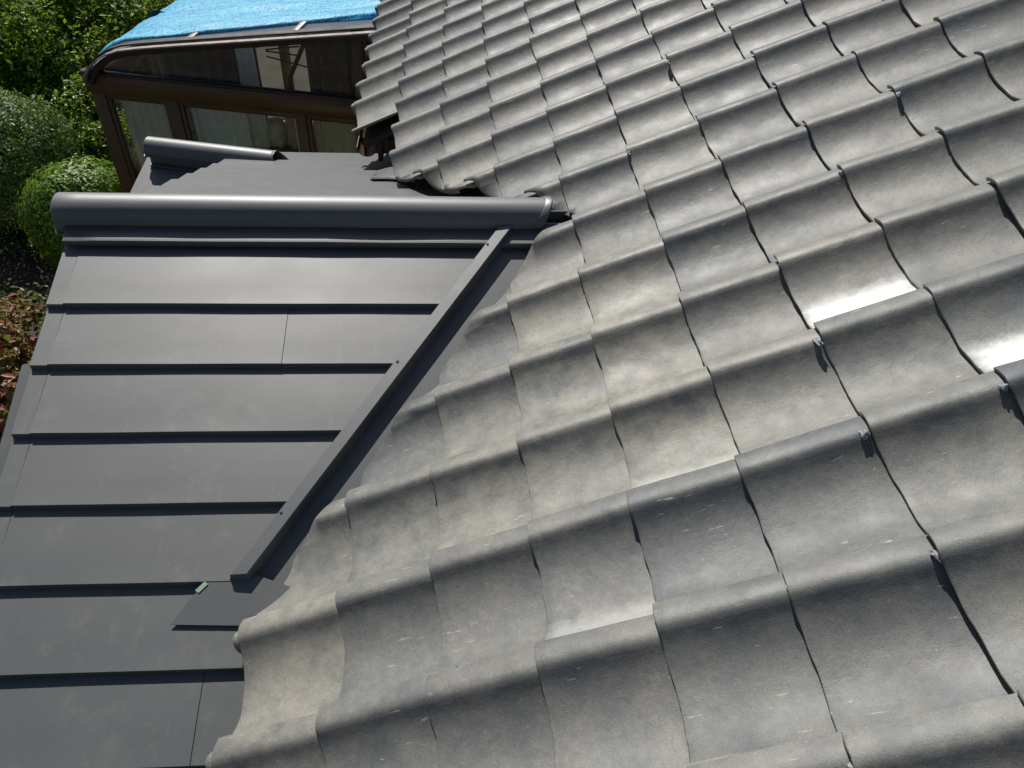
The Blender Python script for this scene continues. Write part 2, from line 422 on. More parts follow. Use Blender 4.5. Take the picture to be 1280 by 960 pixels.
# ------------------------------------------------------------------ metal wing roof
XL = -.672
def Wp(x, y, n=0): return Vector((x, y, zw(y)+n))
wing = obj('metal_roof', mesh([Wp(XL+.015, -1.2, -.006), Wp(XL+.015, RY, -.006), Wp(XL+.015, 3.62, -.006), Wp(XL+.015, 3.62, -.06), Wp(XL+.015, RY, -.06), Wp(XL+.015, -1.2, -.06),
                              Wp(.9, -1.2, -.006), Wp(.9, RY, -.006), Wp(.9, 3.62, -.006), Wp(.9, 3.62, -.06), Wp(.9, RY, -.06), Wp(.9, -1.2, -.06)],
                             [(0, 1, 4, 5), (1, 2, 3, 4), (11, 10, 7, 6), (10, 9, 8, 7), (0, 6, 7, 1), (1, 7, 8, 2), (5, 4, 10, 11), (4, 3, 9, 10), (0, 5, 11, 6), (2, 8, 9, 3)]), M['deck'], house)
tag(wing, 'dark charcoal stepped metal sheet roof of the gabled wing')
obj('wall', box((XL+.12, -.7, GROUND), (1.09, 0, 0), (0, 3.9, 0), (0, 0, zw(3.2)-GROUND-.08)), M['wall'], house)
XB = lambda y: -.019+(y-.427)*.692                     # inner line of the valley batten
def panel(x0, x1, ylo, yhi, sgn=1, h=.015, name='metal_panel', xr=None, mat='sheet', wave=0.0012):
    """a stepped sheet: ylo is the lower edge; xr(y) overrides the right edge"""
    prof = [(ylo+.002*sgn, -.002), (ylo, h-.001), (ylo+.0006*sgn, h), (ylo+.006*sgn, h*.975), (ylo+.02*sgn, h*.9)]
    if sgn < 0: prof = [(ylo, .000), (ylo+.0012, .004), (ylo+.0015, h-.003), (ylo-.0005, h-.0006), (ylo-.003, h), (ylo-.02, h*.9)]
    for q in range(1, 6):
        t = .1+.9*q/5; prof.append((ylo+(yhi-ylo)*t, h*(1-t)+.002*t))
    nx = 14; rings = []
    ph = random.uniform(0, 90)
    for k in range(nx+1):
        ring = []
        for qi, (y, n) in enumerate(prof):
            xe = xr(y) if xr else x1
            x = x0+(xe-x0)*k/nx
            w = noise.noise((x*3+ph, y*5, 0))*wave*(1 if qi > 3 else .3)
            yy = y+(noise.noise((x*4+ph, 7.7, 0))*.0008 if qi < 5 else 0)
            ring.append(Wp(x, yy, n+w))
        rings.append(ring)
    v, f = extrude_profile(None, rings)
    o = obj(name, smooth_by(mesh(v, f), 28), M[mat], wing)
    return o
NY = [1.375, 1.177, .992, .80, .615, .427, .237, .047, -.143, -.333, -.523, -.713, -.9, -1.1]
for k in range(len(NY)-1):
    hi, lo = NY[k]+.02, NY[k+1]
    if k == 0: hi = 1.40
    xr = (lambda y: XB(y)-.022) if lo > .42 else None
    sk = {1: [.006], 5: [], 6: [-.10], 8: [-.3]}.get(k, [])
    xs = [XL, XL+.047]+sk
    for q in range(len(xs)):
        last = q == len(xs)-1
        dh = .0 if q != 0 else -.0025
        panel(xs[q]+(.0008 if q else 0), None if last and xr else (.24 if last else xs[q+1]-.0008), lo, hi, 1, .0215+dh+.0009*(q % 2), xr=xr if last else None)
# far slope
XF = lambda y: XV-.0-(y-RY)/VS+.10 if y < 2.62 else .54
fy = [1.53]+[1.45+.195*k for k in range(1, 12)]
for k in range(len(fy)-1):
    hi, lo = fy[k]-.02, fy[k+1]
    panel(XL-.03, None, lo, hi, -1, .019, xr=lambda y: max(.54, XF(y)))
# valley sheet (near), batten, lower flap
vs = [(XB(1.40)-.01, 1.40), (XB(.42)-.01, .42), (-.16+.02, .385), (-.205, .322), (.02, .318), (.10, .335), (.86, 1.40)]
def sheet_poly(name, pts, n, th=.0015, mat='trim', parent=None):
    o = obj(name, poly_prism([Wp(x, y, n) for x, y in pts], (0, 0, th)), M[mat], parent or wing); return o
sheet_poly('valley_flashing', [(XB(1.40)-.01, 1.40), (XB(.44)-.01, .44), (.10, .34), (.86, 1.40)], .004)
fl = [(-.125, .424), (-.19, .334), (-.03, .328), (.06, .332), (.12, .40), (-.0, .44)]
sheet_poly('flashing_flap', fl, .0195)
o = obj('paper_tag', poly_prism([Wp(x, y, .0225) for x, y in ((-.122, .427), (-.142, .407), (-.133, .401), (-.113, .421))], (0, 0, .001)), M['tag'], wing)
def batten():
    p0 = Vector((XB(1.425), 1.425)); p1 = Vector((XB(.43), .43)); rings = []
    for k in range(13):
        t = k/12; p = p0.lerp(p1, t); z = zw(p.y)
        pr = [(.0, .004), (.001, .043), (-.002, .0465), (-.040, .0435), (-.0425, .041), (-.0435, .012), (-.047, .0175)]
        wv = noise.noise((t*6, 4.4, 0))*.0012
        rings.append([(p.x+a+wv, p.y, z+b+wv*.5) for a, b in pr])
    v, f = extrude_profile(None, rings); n = len(rings[0])
    f.append(tuple(range(n))); f.append(tuple(range(len(v)-n, len(v))))
    return smooth_by(mesh(v, f), 30)
bt = obj('valley_batten', batten(), M['trim'], wing)
def screw(p, up, parent, r=.0038, mat='trim'):
    up = Vector(up).normalized(); p = Vector(p)
    v, f = tube([p-up*.002, p+up*.0015, p+up*.003], [r, r, r*.6], 8)
    return obj('screw', mesh(v, f), M[mat], parent)
for y in (1.36, .98, .575):
    screw((XB(y)-.034, y, zw(y)+.0445), (0, -.35, 1), wing)
# lower verge strip and bargeboard on the gable end
sheet_poly('verge_flashing', [(XL-.045, 1.03), (XL+.01, 1.045), (XL+.01, -1.2), (XL-.045, -1.2)], -.03, .004, 'sheet')
bb = obj('bargeboard', poly_prism([Wp(XL+.012, -1.2, -.062), Wp(XL+.012, RY, -.062), Wp(XL+.012, 3.62, -.062), Wp(XL+.012, 3.62, -.17), Wp(XL+.012, RY, -.17), Wp(XL+.012, -1.2, -.17)], (.02, 0, 0)), M['eave_wood'], wing)
# ridge cap
RC, RR, RK = .360, .0605, 1.489
def roll_profile(c, r, n=20, skirt=.022):
    pr = [(-r-.009, -skirt-.003), (-r-.009, -skirt+.001), (-r, -skirt+.002), (-r, -skirt*.5)]
    pr += [(-math.cos(math.pi*q/n)*r, math.sin(math.pi*q/n)*r) for q in range(n+1)]
    pr += [(r, -skirt*.5), (r, -skirt+.002), (r+.009, -skirt+.001), (r+.009, -skirt-.003)]
    return pr
X0, X1 = -.70, .87
rings = []
pr = roll_profile(0, RR, 20, .033)
for k in range(25):
    t = k/24; x = X0+(X1-X0)*t
    dz = noise.noise((x*2.5, 1.1, 0))*.0015
    cut = [0]*len(pr)
    rings.append([((.768+.034*max(0, b/RR)**1.2) if k == 24 else x*1.0 if x < .70 else .70+(x-.70)*.2, RK+a, RC+b+dz) for a, b in pr])
# rounded left end
ends = []
for s_, d_ in ((.12, .0135), (.55, .012), (.85, .0075), (.97, .003)):
    ends.append([(X0-d_, RK+a*s_, RC+(b-.01)*s_+.01) for a, b in pr])
v, f = extrude_profile(None, ends+rings)
n = len(pr); f.append(tuple(range(n))); f.append(tuple(range(len(v)-n, len(v))))
rc = obj('ridge_cap', smooth_by(mesh(v, f), 40), M['ridge'], wing)
md = rc.modifiers.new('thickness', 'SOLIDIFY'); md.thickness = .0012; md.offset = -1
for x in [-.62+.155*k for k in range(9)]:
    screw((x, RK-RR-.0045, RC-.0305), (0, 0, 1), wing, .0035)
screw((X0-.004, RK-.046, RC+.032), (-1, -.3, .3), wing, .003)
# folded end strip where the cap meets the tiles
fs = []
for q in range(13):
    an = math.pi*q/12; c_, s_ = math.cos(an), math.sin(an)
    xx = .762+.034*s_**1.2
    fs.append([(xx-.022, RK-c_*(RR+.0012), RC+s_*(RR+.0012)), (xx-.018, RK-c_*(RR+.004), RC+s_*(RR+.004)), (xx, RK-c_*(RR+.0045), RC+s_*(RR+.0045)), (xx+.003, RK-c_*(RR+.001), RC+s_*(RR+.001))])
obj('ridge_end_flashing', smooth_by(mesh(*extrude_profile(None, fs)), 40), M['trim'], wing)
# boards under the cap
for sg in (-1, 1):
    y0 = RK+sg*.044
    obj('ridge_board', box((X0+.02, y0, zw(y0)+.018), (X1-X0+.05, 0, 0), (0, -sg*.01, 0), (0, 0, RC-.0-(zw(y0)+.018)), .0012), M['trim'], wing)
    # folded base flashing with a bright upturned lip
    ya, yb = RK+sg*.0445, RK+sg*.113
    rr = []
    for x in [X0+.03+(X1-.04-X0)*k/16 for k in range(17)]:
        w_ = noise.noise((x*5, 2.2+sg, 0))*.0015
        rr.append([(x, ya, zw(ya)+.030+w_), (x, yb-sg*.004, zw(yb)+.0285+w_), (x, yb, zw(yb)+.0305+w_), (x, yb+sg*.0016, zw(yb)+.028+w_), (x, yb+sg*.002, zw(yb)+.014)])
    o = obj('ridge_flashing', smooth_by(mesh(*extrude_profile(None, rr)), 30), M['trim'], wing)
    md = o.modifiers.new('thickness', 'SOLIDIFY'); md.thickness = .001; md.offset = -1
# torn metal scraps by the far valley
def scrap(pts, curl, seed):
    n = len(pts); rings = []
    for k in range(9):
        t = k/8; rings.append([])
        for q in range(5):
            s_ = q/4
            a = Vector(pts[0]).lerp(Vector(pts[1]), t); b_ = Vector(pts[3]).lerp(Vector(pts[2]), t)
            p = a.lerp(b_, s_); p += Vector((noise.noise((t*5+seed, s_*4, 0))*.03, noise.noise((t*5, s_*4+seed, 3))*.03))
            rings[-1].append(Wp(p.x, p.y, .014+curl*math.sin(t*3.1)*(.4+.6*s_)+noise.noise((t*6, s_*6, seed))*.006))
    o = obj('torn_flashing', mesh(*extrude_profile(None, rings), True), M['trim'], wing)
    md = o.modifiers.new('thickness', 'SOLIDIFY'); md.thickness = .001; return o
scrap([(.12, 2.52), (.36, 2.30), (.34, 2.50), (.12, 2.78)], .045, 1)
scrap([(.42, 2.28), (.60, 2.12), (.60, 2.24), (.46, 2.38)], .02, 5)

# ------------------------------------------------------------------ lower yawed metal gable beyond the wing
YAW = math.radians(-12)
LX = Vector((math.cos(YAW), math.sin(YAW), 0)); LY = Vector((-math.sin(YAW), math.cos(YAW), 0)); LZ = Vector((0, 0, 1))
LO = Vector((-1.13, 3.36, -.335))
def Lp(u, v_, z): return LO+LX*u+LY*v_+LZ*z
ls = lambda v_: -.062-.38*abs(v_)
low = obj('lower_metal_roof', mesh([Lp(u, v_, ls(v_)-d_) for u in (-.03, .80) for v_, d_ in ((-.75, 0), (0, 0), (.55, 0), (.55, .05), (0, .05), (-.75, .05))],
     [(0, 1, 7, 6), (1, 2, 8, 7), (2, 3, 9, 8), (3, 4, 10, 9), (4, 5, 11, 10), (5, 0, 6, 11), (0, 5, 4, 1), (1, 4, 3, 2), (6, 7, 10, 11), (7, 8, 9, 10)]), M['sheet'], house)
tag(low, 'small low metal roof with its own rounded ridge beside the sunroom')
obj('wall', box(Lp(.15, -.5, GROUND-LO.z), LX*.6, LY*.9, LZ*(-GROUND+LO.z-.3)), M['wall'], house)
r2 = .057; rings = []
pr = roll_profile(0, r2, 16, .02)
for s_, d_ in ((.1, -.012), (.6, -.010), (.9, -.005)): rings.append([Lp(d_, a*s_, (b+.01)*s_-.01) for a, b in pr])
for k in range(15):
    u = .0+.76*k/14
    rings.append([Lp(u-(max(0, b+.02)*.9 if k == 14 else 0), a, b) for a, b in pr])
v, f = extrude_profile(None, rings); f.append(tuple(range(len(pr))))
rc2 = obj('ridge_cap', smooth_by(mesh(v, f), 40), M['ridge'], low)
md = rc2.modifiers.new('thickness', 'SOLIDIFY'); md.thickness = .0012; md.offset = -1
for sg in (-1, 1):
    obj('ridge_board', box(Lp(.01, sg*.036, -.085), LX*.72, LY*(-sg*.008), LZ*.08), M['trim'], low)
    obj('ridge_flashing', box(Lp(.012, sg*.036, -.078), LX*.70, LY*(sg*.026), LZ*.006+LY*0), M['trim'], low)

# ------------------------------------------------------------------ sunroom
SYAW = math.radians(-11.3)
SX = Vector((math.cos(SYAW), math.sin(SYAW), 0)); SY = Vector((-math.sin(SYAW), math.cos(SYAW), 0)); SZ = Vector((0, 0, 1))
SO = Vector((-2.2, 5.26, 0))
def Sp(u, v_, z): return SO+SX*u+SY*v_+SZ*z
SLEN = 3.6
room = tag(empty('sunroom', Sp(1.1, 1.8, GROUND)), 'brown framed glass sunroom with curved translucent roof beside the metal roof', 'sunroom')
def sbox(name, u0, u1, v0, v1, z0, z1, mat, parent=None, bev=.003):
    return obj(name, box(Sp(u0, v0, z0), SX*(u1-u0), SY*(v1-v0), SZ*(z1-z0), bev), mat, parent or room)
BM, BD = M['bronze'], M['bronze_dark']
# curved roof line (u, z) of the end frame
RL = [(.0, -.735), (.03, -.68), (.09, -.61), (.16, -.555), (.25, -.505), (.36, -.467), (.5, -.44), (.8, -.392), (1.3, -.317), (2.3, -.165)]
def ribbon(name, v0, v1, off0, off1, mat, parent=None, line=RL, u0=None):
    L = [Vector((a, b)) for a, b in line]; nr = []
    for k in range(len(L)):
        t = (L[min(k+1, len(L)-1)]-L[max(k-1, 0)]).normalized(); nr.append(Vector((-t.y, t.x)))
    rings = []
    for k, p in enumerate(L):
        a = p+nr[k]*off0; b = p+nr[k]*off1
        rings.append([Sp(a.x, v0, a.y), Sp(b.x, v0, b.y), Sp(b.x, v1, b.y), Sp(a.x, v1, a.y)])
    v, f = extrude_profile(None, rings, True); n = 4
    f.append((0, 1, 2, 3)); f.append(tuple(range(len(v)-4, len(v))))
    return obj(name, smooth_by(mesh(v, f), 30), mat, parent or room)
# frame of the end wall
sbox('post', .0, .105, .0, .07, GROUND, -.735, BM)
sbox('post', 2.04, 2.12, .0, .07, GROUND, -.2, BM)
sbox('post', .0, .105, SLEN-.07, SLEN, GROUND, -.735, BM)
sbox('beam', -.02, 2.14, -.012, .075, -.83, -.69, BM)
sbox('beam_lip', -.03, 2.14, -.02, .03, -.690, -.668, BD)
sbox('beam', -.02, .06, .075, SLEN, -.82, -.71, BM)
sbox('mullion', .585, .67, .0, .06, GROUND, -.83, BM)
sbox('mullion', 1.59, 1.645, .0, .06, GROUND, -.83, BM)
sbox('sill', .105, 2.04, .0, .07, GROUND, GROUND+.12, BM)
for k in range(1, 4): sbox('post', .0, .06, SLEN*k/4-.03, SLEN*k/4+.03, GROUND, -.82, BM)
# glass
def glassmat():
    b = NB('window_glass'); b.set(Base_Color=(.82, .88, .86), Roughness=.02, IOR=1.45, Transmission_Weight=1.0, Specular_IOR_Level=.5)
    tr = b.n('BsdfTransparent'); tr.inputs[0].default_value = (.92, .95, .93, 1)
    gl = b.n('BsdfGlossy'); gl.inputs[1].default_value = .03
    fr = b.n('Fresnel'); fr.inputs[0].default_value = 1.5
    mx = b.n('MixShader'); b.put(mx.inputs[0], b.math('MULTIPLY', fr.outputs[0], 1.3))
    b.t.links.new(tr.outputs[0], mx.inputs[1]); b.t.links.new(gl.outputs[0], mx.inputs[2])
    b.t.links.new(mx.outputs[0], b.t.nodes['Material Output'].inputs['Surface']); return b.m
M['glass'] = glassmat()
def polyc():
    b = NB('translucent_roof_sheet'); b.set(Base_Color=(.20, .25, .32), Roughness=.25, Specular_IOR_Level=.6)
    tr = b.n('BsdfTranslucent'); tr.inputs[0].default_value = (.75, .8, .85, 1)
    mx = b.n('MixShader'); mx.inputs[0].default_value = .6
    b.t.links.new(b.b.outputs[0], mx.inputs[1]); b.t.links.new(tr.outputs[0], mx.inputs[2])
    b.t.links.new(mx.outputs[0], b.t.nodes['Material Output'].inputs['Surface']); return b.m
M['poly'] = polyc()
for (u0, u1) in ((.105, .585), (.67, 1.59), (1.645, 2.04)):
    g = sbox('glass_pane', u0-.01, u1+.01, .028, .033, GROUND+.1, -.825, M['glass'], bev=0)
    for (a0, a1, z0, z1) in ((u0, u0+.03, GROUND+.12, -.83), (u1-.03, u1, GROUND+.12, -.83), (u0+.03, u1-.03, -.875, -.83)):
        sbox('sash', a0, a1, .012, .05, z0, z1, BD if a0 > u1 else BM, g, .002)
# triangular upper pane under the curved roof line
up = [(u, z-.045) for u, z in RL if u > .05]
pts = [Sp(.06, .03, -.67)]+[Sp(min(u, 2.08), .03, z) for u, z in up]+[Sp(2.08, .03, -.67)]
obj('glass_pane', poly_prism(pts, SY*.005), M['glass'], room)
sbox('sash', 2.0, 2.045, .01, .05, -.668, -.27, BD)
# roof rails along the gable end and sheet
ribbon('end_rail', -.03, .05, -.062, -.018, BD)
ribbon('rail_trim', -.075, -.02, -.012, -.002, M['alu_light'])
ribbon('rail_gasket', -.02, .05, .004, .016, BD)
ribbon('roof_sheet', .05, SLEN, -.004, .003, M['poly'])
for vv in (.92, 1.8, 2.7): ribbon('rafter', vv-.025, vv+.025, -.05, -.004, BM)
for uu in (.84, 1.62):
    k = np.interp(uu, [a for a, _ in RL], [b for _, b in RL])
    sl = .152
    obj('roof_bar', box(Sp(uu, .03, k+.004), SX*.05+SZ*.05*sl, SY*(SLEN-.1), SZ*.014, .003), M['alu_light'], room)
sbox('floor_slab', .0, 2.6, .0, SLEN, GROUND-.05, GROUND+.04, plain('sunroom_concrete', (.28, .26, .23), .8))
# house-side plank wall inside the sunroom (belongs to the sunroom's far end)
wood = plain('grey_brown_planks', (.19, .135, .095), .75, .35, 5, .25, 50, stretch=(6, 6, 1))
for k in range(7):
    u0 = 1.15+k*.128; top = float(np.interp(u0+.06, [a for a, _ in RL], [b for _, b in RL]))-.075
    sbox('wall_plank', u0, u0+.121+random.uniform(-.002, .002), 1.42+random.uniform(-.004, .004), 1.446, GROUND+.04, top, wood, bev=.003)
# scalloped shade cloth hanging under the roof inside the upper pane: one object, seven scallops
clothm = plain('cream_cloth', (.62, .58, .50), .85, .1, 20, .2, 200)
def shade():
    v = []; f = []; n = 90
    for row in range(5):
        for k in range(n+1):
            u = .40+1.6*k/n; t = k/n*8.0; fr = t-math.floor(t)
            drop = .022+.05*math.sin(math.pi*fr)**.8
            zt = float(np.interp(u, [a for a, _ in RL], [b for _, b in RL]))-.055
            v.append(Sp(u, .10+row*.02+.02*math.sin(math.pi*fr), zt-drop*row/4))
    for row in range(4):
        for k in range(n): a = row*(n+1)+k; f.append((a, a+1, a+n+2, a+n+1))
    return mesh(v, f, True)
tag(obj('shade_cloth', shade(), clothm), 'cream scalloped cloth shade hung under the sunroom roof edge', 'shade')
def curtain(u0, u1, v0, ztop, mat, label, seed, amp=.022, per=.07, direction='u'):
    n = int((u1-u0)/.006); v = []; f = []; rows = 10
    for r_ in range(rows+1):
        z = ztop+(GROUND+.1-ztop)*r_/rows
        for k in range(n+1):
            u = u0+(u1-u0)*k/n
            a = amp*math.sin(u/per*6.283+noise.noise((u*6, seed, r_*.15))*2.2)*(.6+.4*r_/rows)
            v.append(Sp(u, v0+a, z))
    for r_ in range(rows):
        for k in range(n): a = r_*(n+1)+k; f.append((a, a+1, a+n+2, a+n+1))
    o = obj('curtain', mesh(v, f, True), mat); tag(o, label, 'curtain', None); return o
gc = plain('sage_lace_curtain', (.80, .86, .78), .85, .12, 14, .2, 260)
gw = plain('grey_white_curtain', (.86, .88, .87), .85, .1, 14, .2, 260)
gy = plain('olive_curtain', (.55, .53, .38), .85, .12, 14, .2, 260)
curtain(.14, .57, .12, -.86, gc, 'sage green curtain behind the end pane beside the sunroom corner post', 1.3)
curtain(.70, 1.13, .12, -.86, gw, 'grey white gathered curtain covering half of the middle sunroom pane', 4.1)
curtain(1.50, 1.585, .13, -.86, gc, 'narrow pale green curtain edge at the far side of middle pane', 9.9, .015, .05)
curtain(1.66, 2.02, .12, -.86, gy, 'olive brown curtain behind the sunroom pane next to the tile eave', 6.4)
cu = curtain(1.02, 1.17, .35, -.40, gw, 'pale drawn curtain gathered in the sunroom under the shade cloth', 12.5, .03, .06)
nv = plain('navy_reflection_sheet', (.03, .04, .07), .8, .2, 14, .2, 200)
curtain(.16, 1.0, .75, -.46, nv, 'added dark navy sheet standing in for the dark reflection in the upper pane', 15.2, .03, .12)  # added sheet, its navy colour stands in for the pane's dark reflection
# ornaments on a stand behind the middle pane
def lathe(prof, c, n=20):
    v = []; f = []
    for r_, z in prof:
        for q in range(n): v.append((c.x+math.cos(6.2832*q/n)*r_, c.y+math.sin(6.2832*q/n)*r_, c.z+z))
    for k in range(len(prof)-1):
        for q in range(n): a = k*n+q; b2 = k*n+(q+1) % n; f.append((a, b2, b2+n, a+n))
    f.append(tuple(range(n))[::-1]); f.append(tuple(range(len(v)-n, len(v))))
    return mesh(v, f, True)
stand = tag(empty('plant_stand', Sp(1.33, .45, GROUND+.04)), 'dark wooden stand holding pots behind the middle sunroom pane', 'stand')
sbox('stand_top', 1.12, 1.55, .28, .62, -1.34, -1.31, BD, stand)
for a in (1.14, 1.51):
    for c in (.30, .57): sbox('leg', a, a+.025, c, c+.025, GROUND+.04, -1.34, BD, stand)
pot1 = plain('cream_glaze', (.55, .47, .36), .35, .15, 10); pot2 = plain('pink_clay', (.5, .27, .22), .6, .15, 10)
PR = [(.05, 0), (.075, .03), (.09, .09), (.085, .15), (.06, .19), (.065, .21), (.05, .212)]
tag(obj('pot', lathe(PR, Sp(1.22, .42, -1.31)), pot1), 'round cream pot behind the middle sunroom pane', 'pot')
tag(obj('vase', lathe([(a*.62, b*1.6) for a, b in PR], Sp(1.37, .40, -1.31)), pot2), 'tall pink clay vase between two cream pots in the sunroom', 'vase')
tag(obj('pot', lathe([(a*.8, b*.75) for a, b in PR], Sp(1.44, .52, -1.31)), pot1), 'small squat cream pot beside the tall pink vase', 'pot')
# dark folded drying rack leaning inside the upper pane
rack = tag(empty('drying_rack', Sp(1.45, .9, GROUND+.04)), 'dark folded drying rack hanging inside the upper sunroom pane', 'rack')
def rod(a, b_, r, parent, name='rod', mat=None):
    v, f = tube([a, b_], r, 7); return obj(name, mesh(v, f, True), mat or BD, parent)
rod(Sp(1.36, .5, -.78), Sp(1.60, .5, -.34), .017, rack, 'pole')
rod(Sp(1.55, .5, -.38), Sp(2.03, .5, -.33), .020, rack, 'pole')
for (a, b_) in (((1.20, -.58), (1.47, -.53)), ((1.20, -.63), (1.75, -.72)), ((1.55, -.46), (1.72, -.68)), ((1.2, -.59), (1.46, -.60))):
    rod(Sp(a[0], .5, a[1]), Sp(b_[0], .5, b_[1]), .006, rack)
for q in range(6): rod(Sp(1.62+q*.07, .5, -.37), Sp(1.62+q*.07, .5, -.29), .007, rack, 'peg')
rod(Sp(1.36, .5, GROUND+.04), Sp(1.36, .5, -.78), .017, rack, 'pole')
# blue tarpaulin over the roof
def tarpmat():
    b = NB('blue_tarpaulin'); tc = b.n('TexCoord'); P = tc.outputs['Object']
    fold = b.noise(b.mapping(P, (1.2, 5, 1), (0, 0, .2)), 3.0, 4, .6, .5)
    we = b.noise(b.mapping(P, (30, 110, 30), (0, 0, -.15)), 1, 3, .7)
    we2 = b.noise(b.mapping(P, (120, 30, 30), (0, 0, -.15)), 1, 3, .7)
    h = b.math('ADD', we, we2)
    col = b.mix(b.ramp(h, [(.85, 0), (1.15, 1)]), (.004, .26, .60), (.22, .74, .93))
    col = b.mix(b.math('MULTIPLY', b.ramp(fold, [(.45, 0), (.65, 1)]), .35), col, (.015, .24, .6))
    nb = b.bump(h, .35, .008, b.bump(fold, .5, .02))
    b.set(Base_Color=col, Roughness=.4, Specular_IOR_Level=.4, Normal=nb)
    tr = b.n('BsdfTranslucent'); b.put(tr.inputs[0], col); mx = b.n('MixShader'); mx.inputs[0].default_value = .3
    b.t.links.new(b.b.outputs[0], mx.inputs[1]); b.t.links.new(tr.outputs[0], mx.inputs[2])
    b.t.links.new(mx.outputs[0], b.t.nodes['Material Output'].inputs['Surface']); return b.m
M['tarp'] = tarpmat()
def tarp():
    us = [.115, .14, .175, .21, .25, .30, .36, .43, .5, .6, .7, .8, .95, 1.1, 1.3, 1.5, 1.7, 1.9, 2.1, 2.28]
    L = [(u, float(np.interp(u, [a for a, _ in RL], [b for _, b in RL]))) for u in us]
    rows = 60; v = []; f = []; n = len(us)
    for r_ in range(rows+1):
        for k, (u, z) in enumerate(L):
            v0 = .04+.16*min(1, max(0, (u-.15)/1.6))+noise.noise((u*5, 1.3, 0))*.012
            vv = v0+(SLEN+.1-v0)*(r_/rows)**1.2
            w = .03+.020*noise.noise((u*2.1, vv*9, 0))+.006*noise.noise((u*9, vv*16, 4))+.012*max(0, noise.noise((u*1.2, vv*2.2, 8)))
            if r_ == 0: w = .010
            uu = u-(.02+.02*noise.noise((vv*3, 1, 1)) if k == 0 else 0)
            v.append(Sp(uu, vv, z+w-(.02 if k == 0 else 0)))
    for r_ in range(rows):
        for k in range(n-1): a = r_*n+k; f.append((a, a+1, a+n+1, a+n))
    return mesh(v, f, True)
tp = tag(obj('tarpaulin', tarp(), M['tarp']), 'bright blue woven tarpaulin spread over the sunroom roof', 'tarpaulin')
md = tp.modifiers.new('thickness', 'SOLIDIFY'); md.thickness = .002

# ------------------------------------------------------------------ garden
def leaves_mesh(centers, normals, size, aspect=.45, jitter=.8, fold=.25, seed=1):
    r = np.random.default_rng(seed); n = len(centers)
    nn = normals+r.normal(0, jitter, (n, 3)); nn /= np.linalg.norm(nn, axis=1)[:, None]+1e-9
    t = r.normal(0, 1, (n, 3)); t -= nn*(t*nn).sum(1)[:, None]; t /= np.linalg.norm(t, axis=1)[:, None]+1e-9
    b = np.cross(nn, t); L = (size*r.uniform(.65, 1.25, n))[:, None]
    c = centers
    p0 = c-t*L*.5; p1 = c+b*L*aspect*.5+nn*L*fold*.3; p2 = c+t*L*.5-nn*L*.12; p3 = c-b*L*aspect*.5+nn*L*fold*.3
    v = np.stack([p0, p1, p2, p3], 1).reshape(-1, 3)
    k = np.arange(n)*4
    f = np.stack([np.stack([k, k+1, k+2], 1), np.stack([k, k+2, k+3], 1)], 1).reshape(-1)
    me = bpy.data.meshes.new('leaves'); me.vertices.add(len(v)); me.vertices.foreach_set('co', v.ravel().astype(np.float32))
    me.loops.add(len(f)); me.loops.foreach_set('vertex_index', f.astype(np.int32))
    me.polygons.add(len(f)//3); me.polygons.foreach_set('loop_start', np.arange(0, len(f), 3, dtype=np.int32))
    me.polygons.foreach_set('loop_total', np.full(len(f)//3, 3, dtype=np.int32)); me.update(calc_edges=True); me.validate()
    return me
def clump_points(center, rad, nclump, nleaf, cr, seed, lo=.55):
    r = np.random.default_rng(seed); C_ = []; N_ = []
    center = np.array(center); rad = np.array(rad)
    for _ in range(nclump):
        d = r.normal(0, 1, 3); d /= np.linalg.norm(d); s_ = r.uniform(lo, 1.0)
        cc = center+d*rad*s_; c_r = cr*r.uniform(.6, 1.25)
        dd = r.normal(0, 1, (nleaf, 3)); dd /= np.linalg.norm(dd, axis=1)[:, None]
        rr = c_r*r.uniform(.35, 1, nleaf)[:, None]**.6
        C_.append(cc+dd*rr*np.array([1, 1, .75])); N_.append(dd*.6+d*.5+np.array([0, 0, .5]))
    return np.concatenate(C_), np.concatenate(N_)
bark = plain('bark', (.07, .05, .035), .9, .4, 12, .8, 40)
def trunk(base, top, r0, limbs, seed, parent):
    r = random.Random(seed); base = Vector(base); top = Vector(top); V = []; F = []
    def add(v, f):
        o_ = len(V); V.extend(v); F.extend([tuple(q+o_ for q in x) for x in f])
    pts = [base.lerp(top, k/6)+Vector((r.gauss(0, .05), r.gauss(0, .05), 0))*(k > 0) for k in range(7)]
    add(*tube(pts, [r0*(1-.75*k/6) for k in range(7)], 9))
    for q in range(limbs):
        p = base.lerp(top, r.uniform(.35, .95)); d = Vector((r.gauss(0, 1), r.gauss(0, 1), r.uniform(.2, .9))).normalized(); l = (top-base).length*r.uniform(.3, .55)
        add(*tube([p, p+d*l*.5+Vector((0, 0, .05)), p+d*l+Vector((0, 0, .15))], [r0*.4, r0*.28, r0*.1], 6))
    return obj('trunk', mesh(V, F, True), bark, parent)
def tree(name, label, base, center, rad, ncl, nl, cr, ls, mat, seed, limbs=9, group=None, cat='tree'):
    t = tag(empty(name, base), label, cat, group)
    trunk(base, (center[0], center[1], center[2]+rad[2]*.4), max(.05, rad[0]*.07), limbs, seed, t)
    c, n = clump_points(center, rad, ncl, nl, cr, seed)
    ok = c[:, 2] > GROUND+.03; c, n = c[ok], n[ok]
    obj('crown', leaves_mesh(c, n, ls, seed=seed), mat, t); return t
L1 = leafmat('broad_leaves', (.045, .11, .012), (.12, .22, .022), (.32, .42, .045), .42, .45)
L2 = leafmat('grey_green_leaves', (.07, .13, .045), (.12, .20, .065), (.19, .27, .09), .5, .32)
L3 = leafmat('fresh_box_leaves', (.07, .15, .015), (.13, .25, .025), (.22, .34, .04), .45, .35)
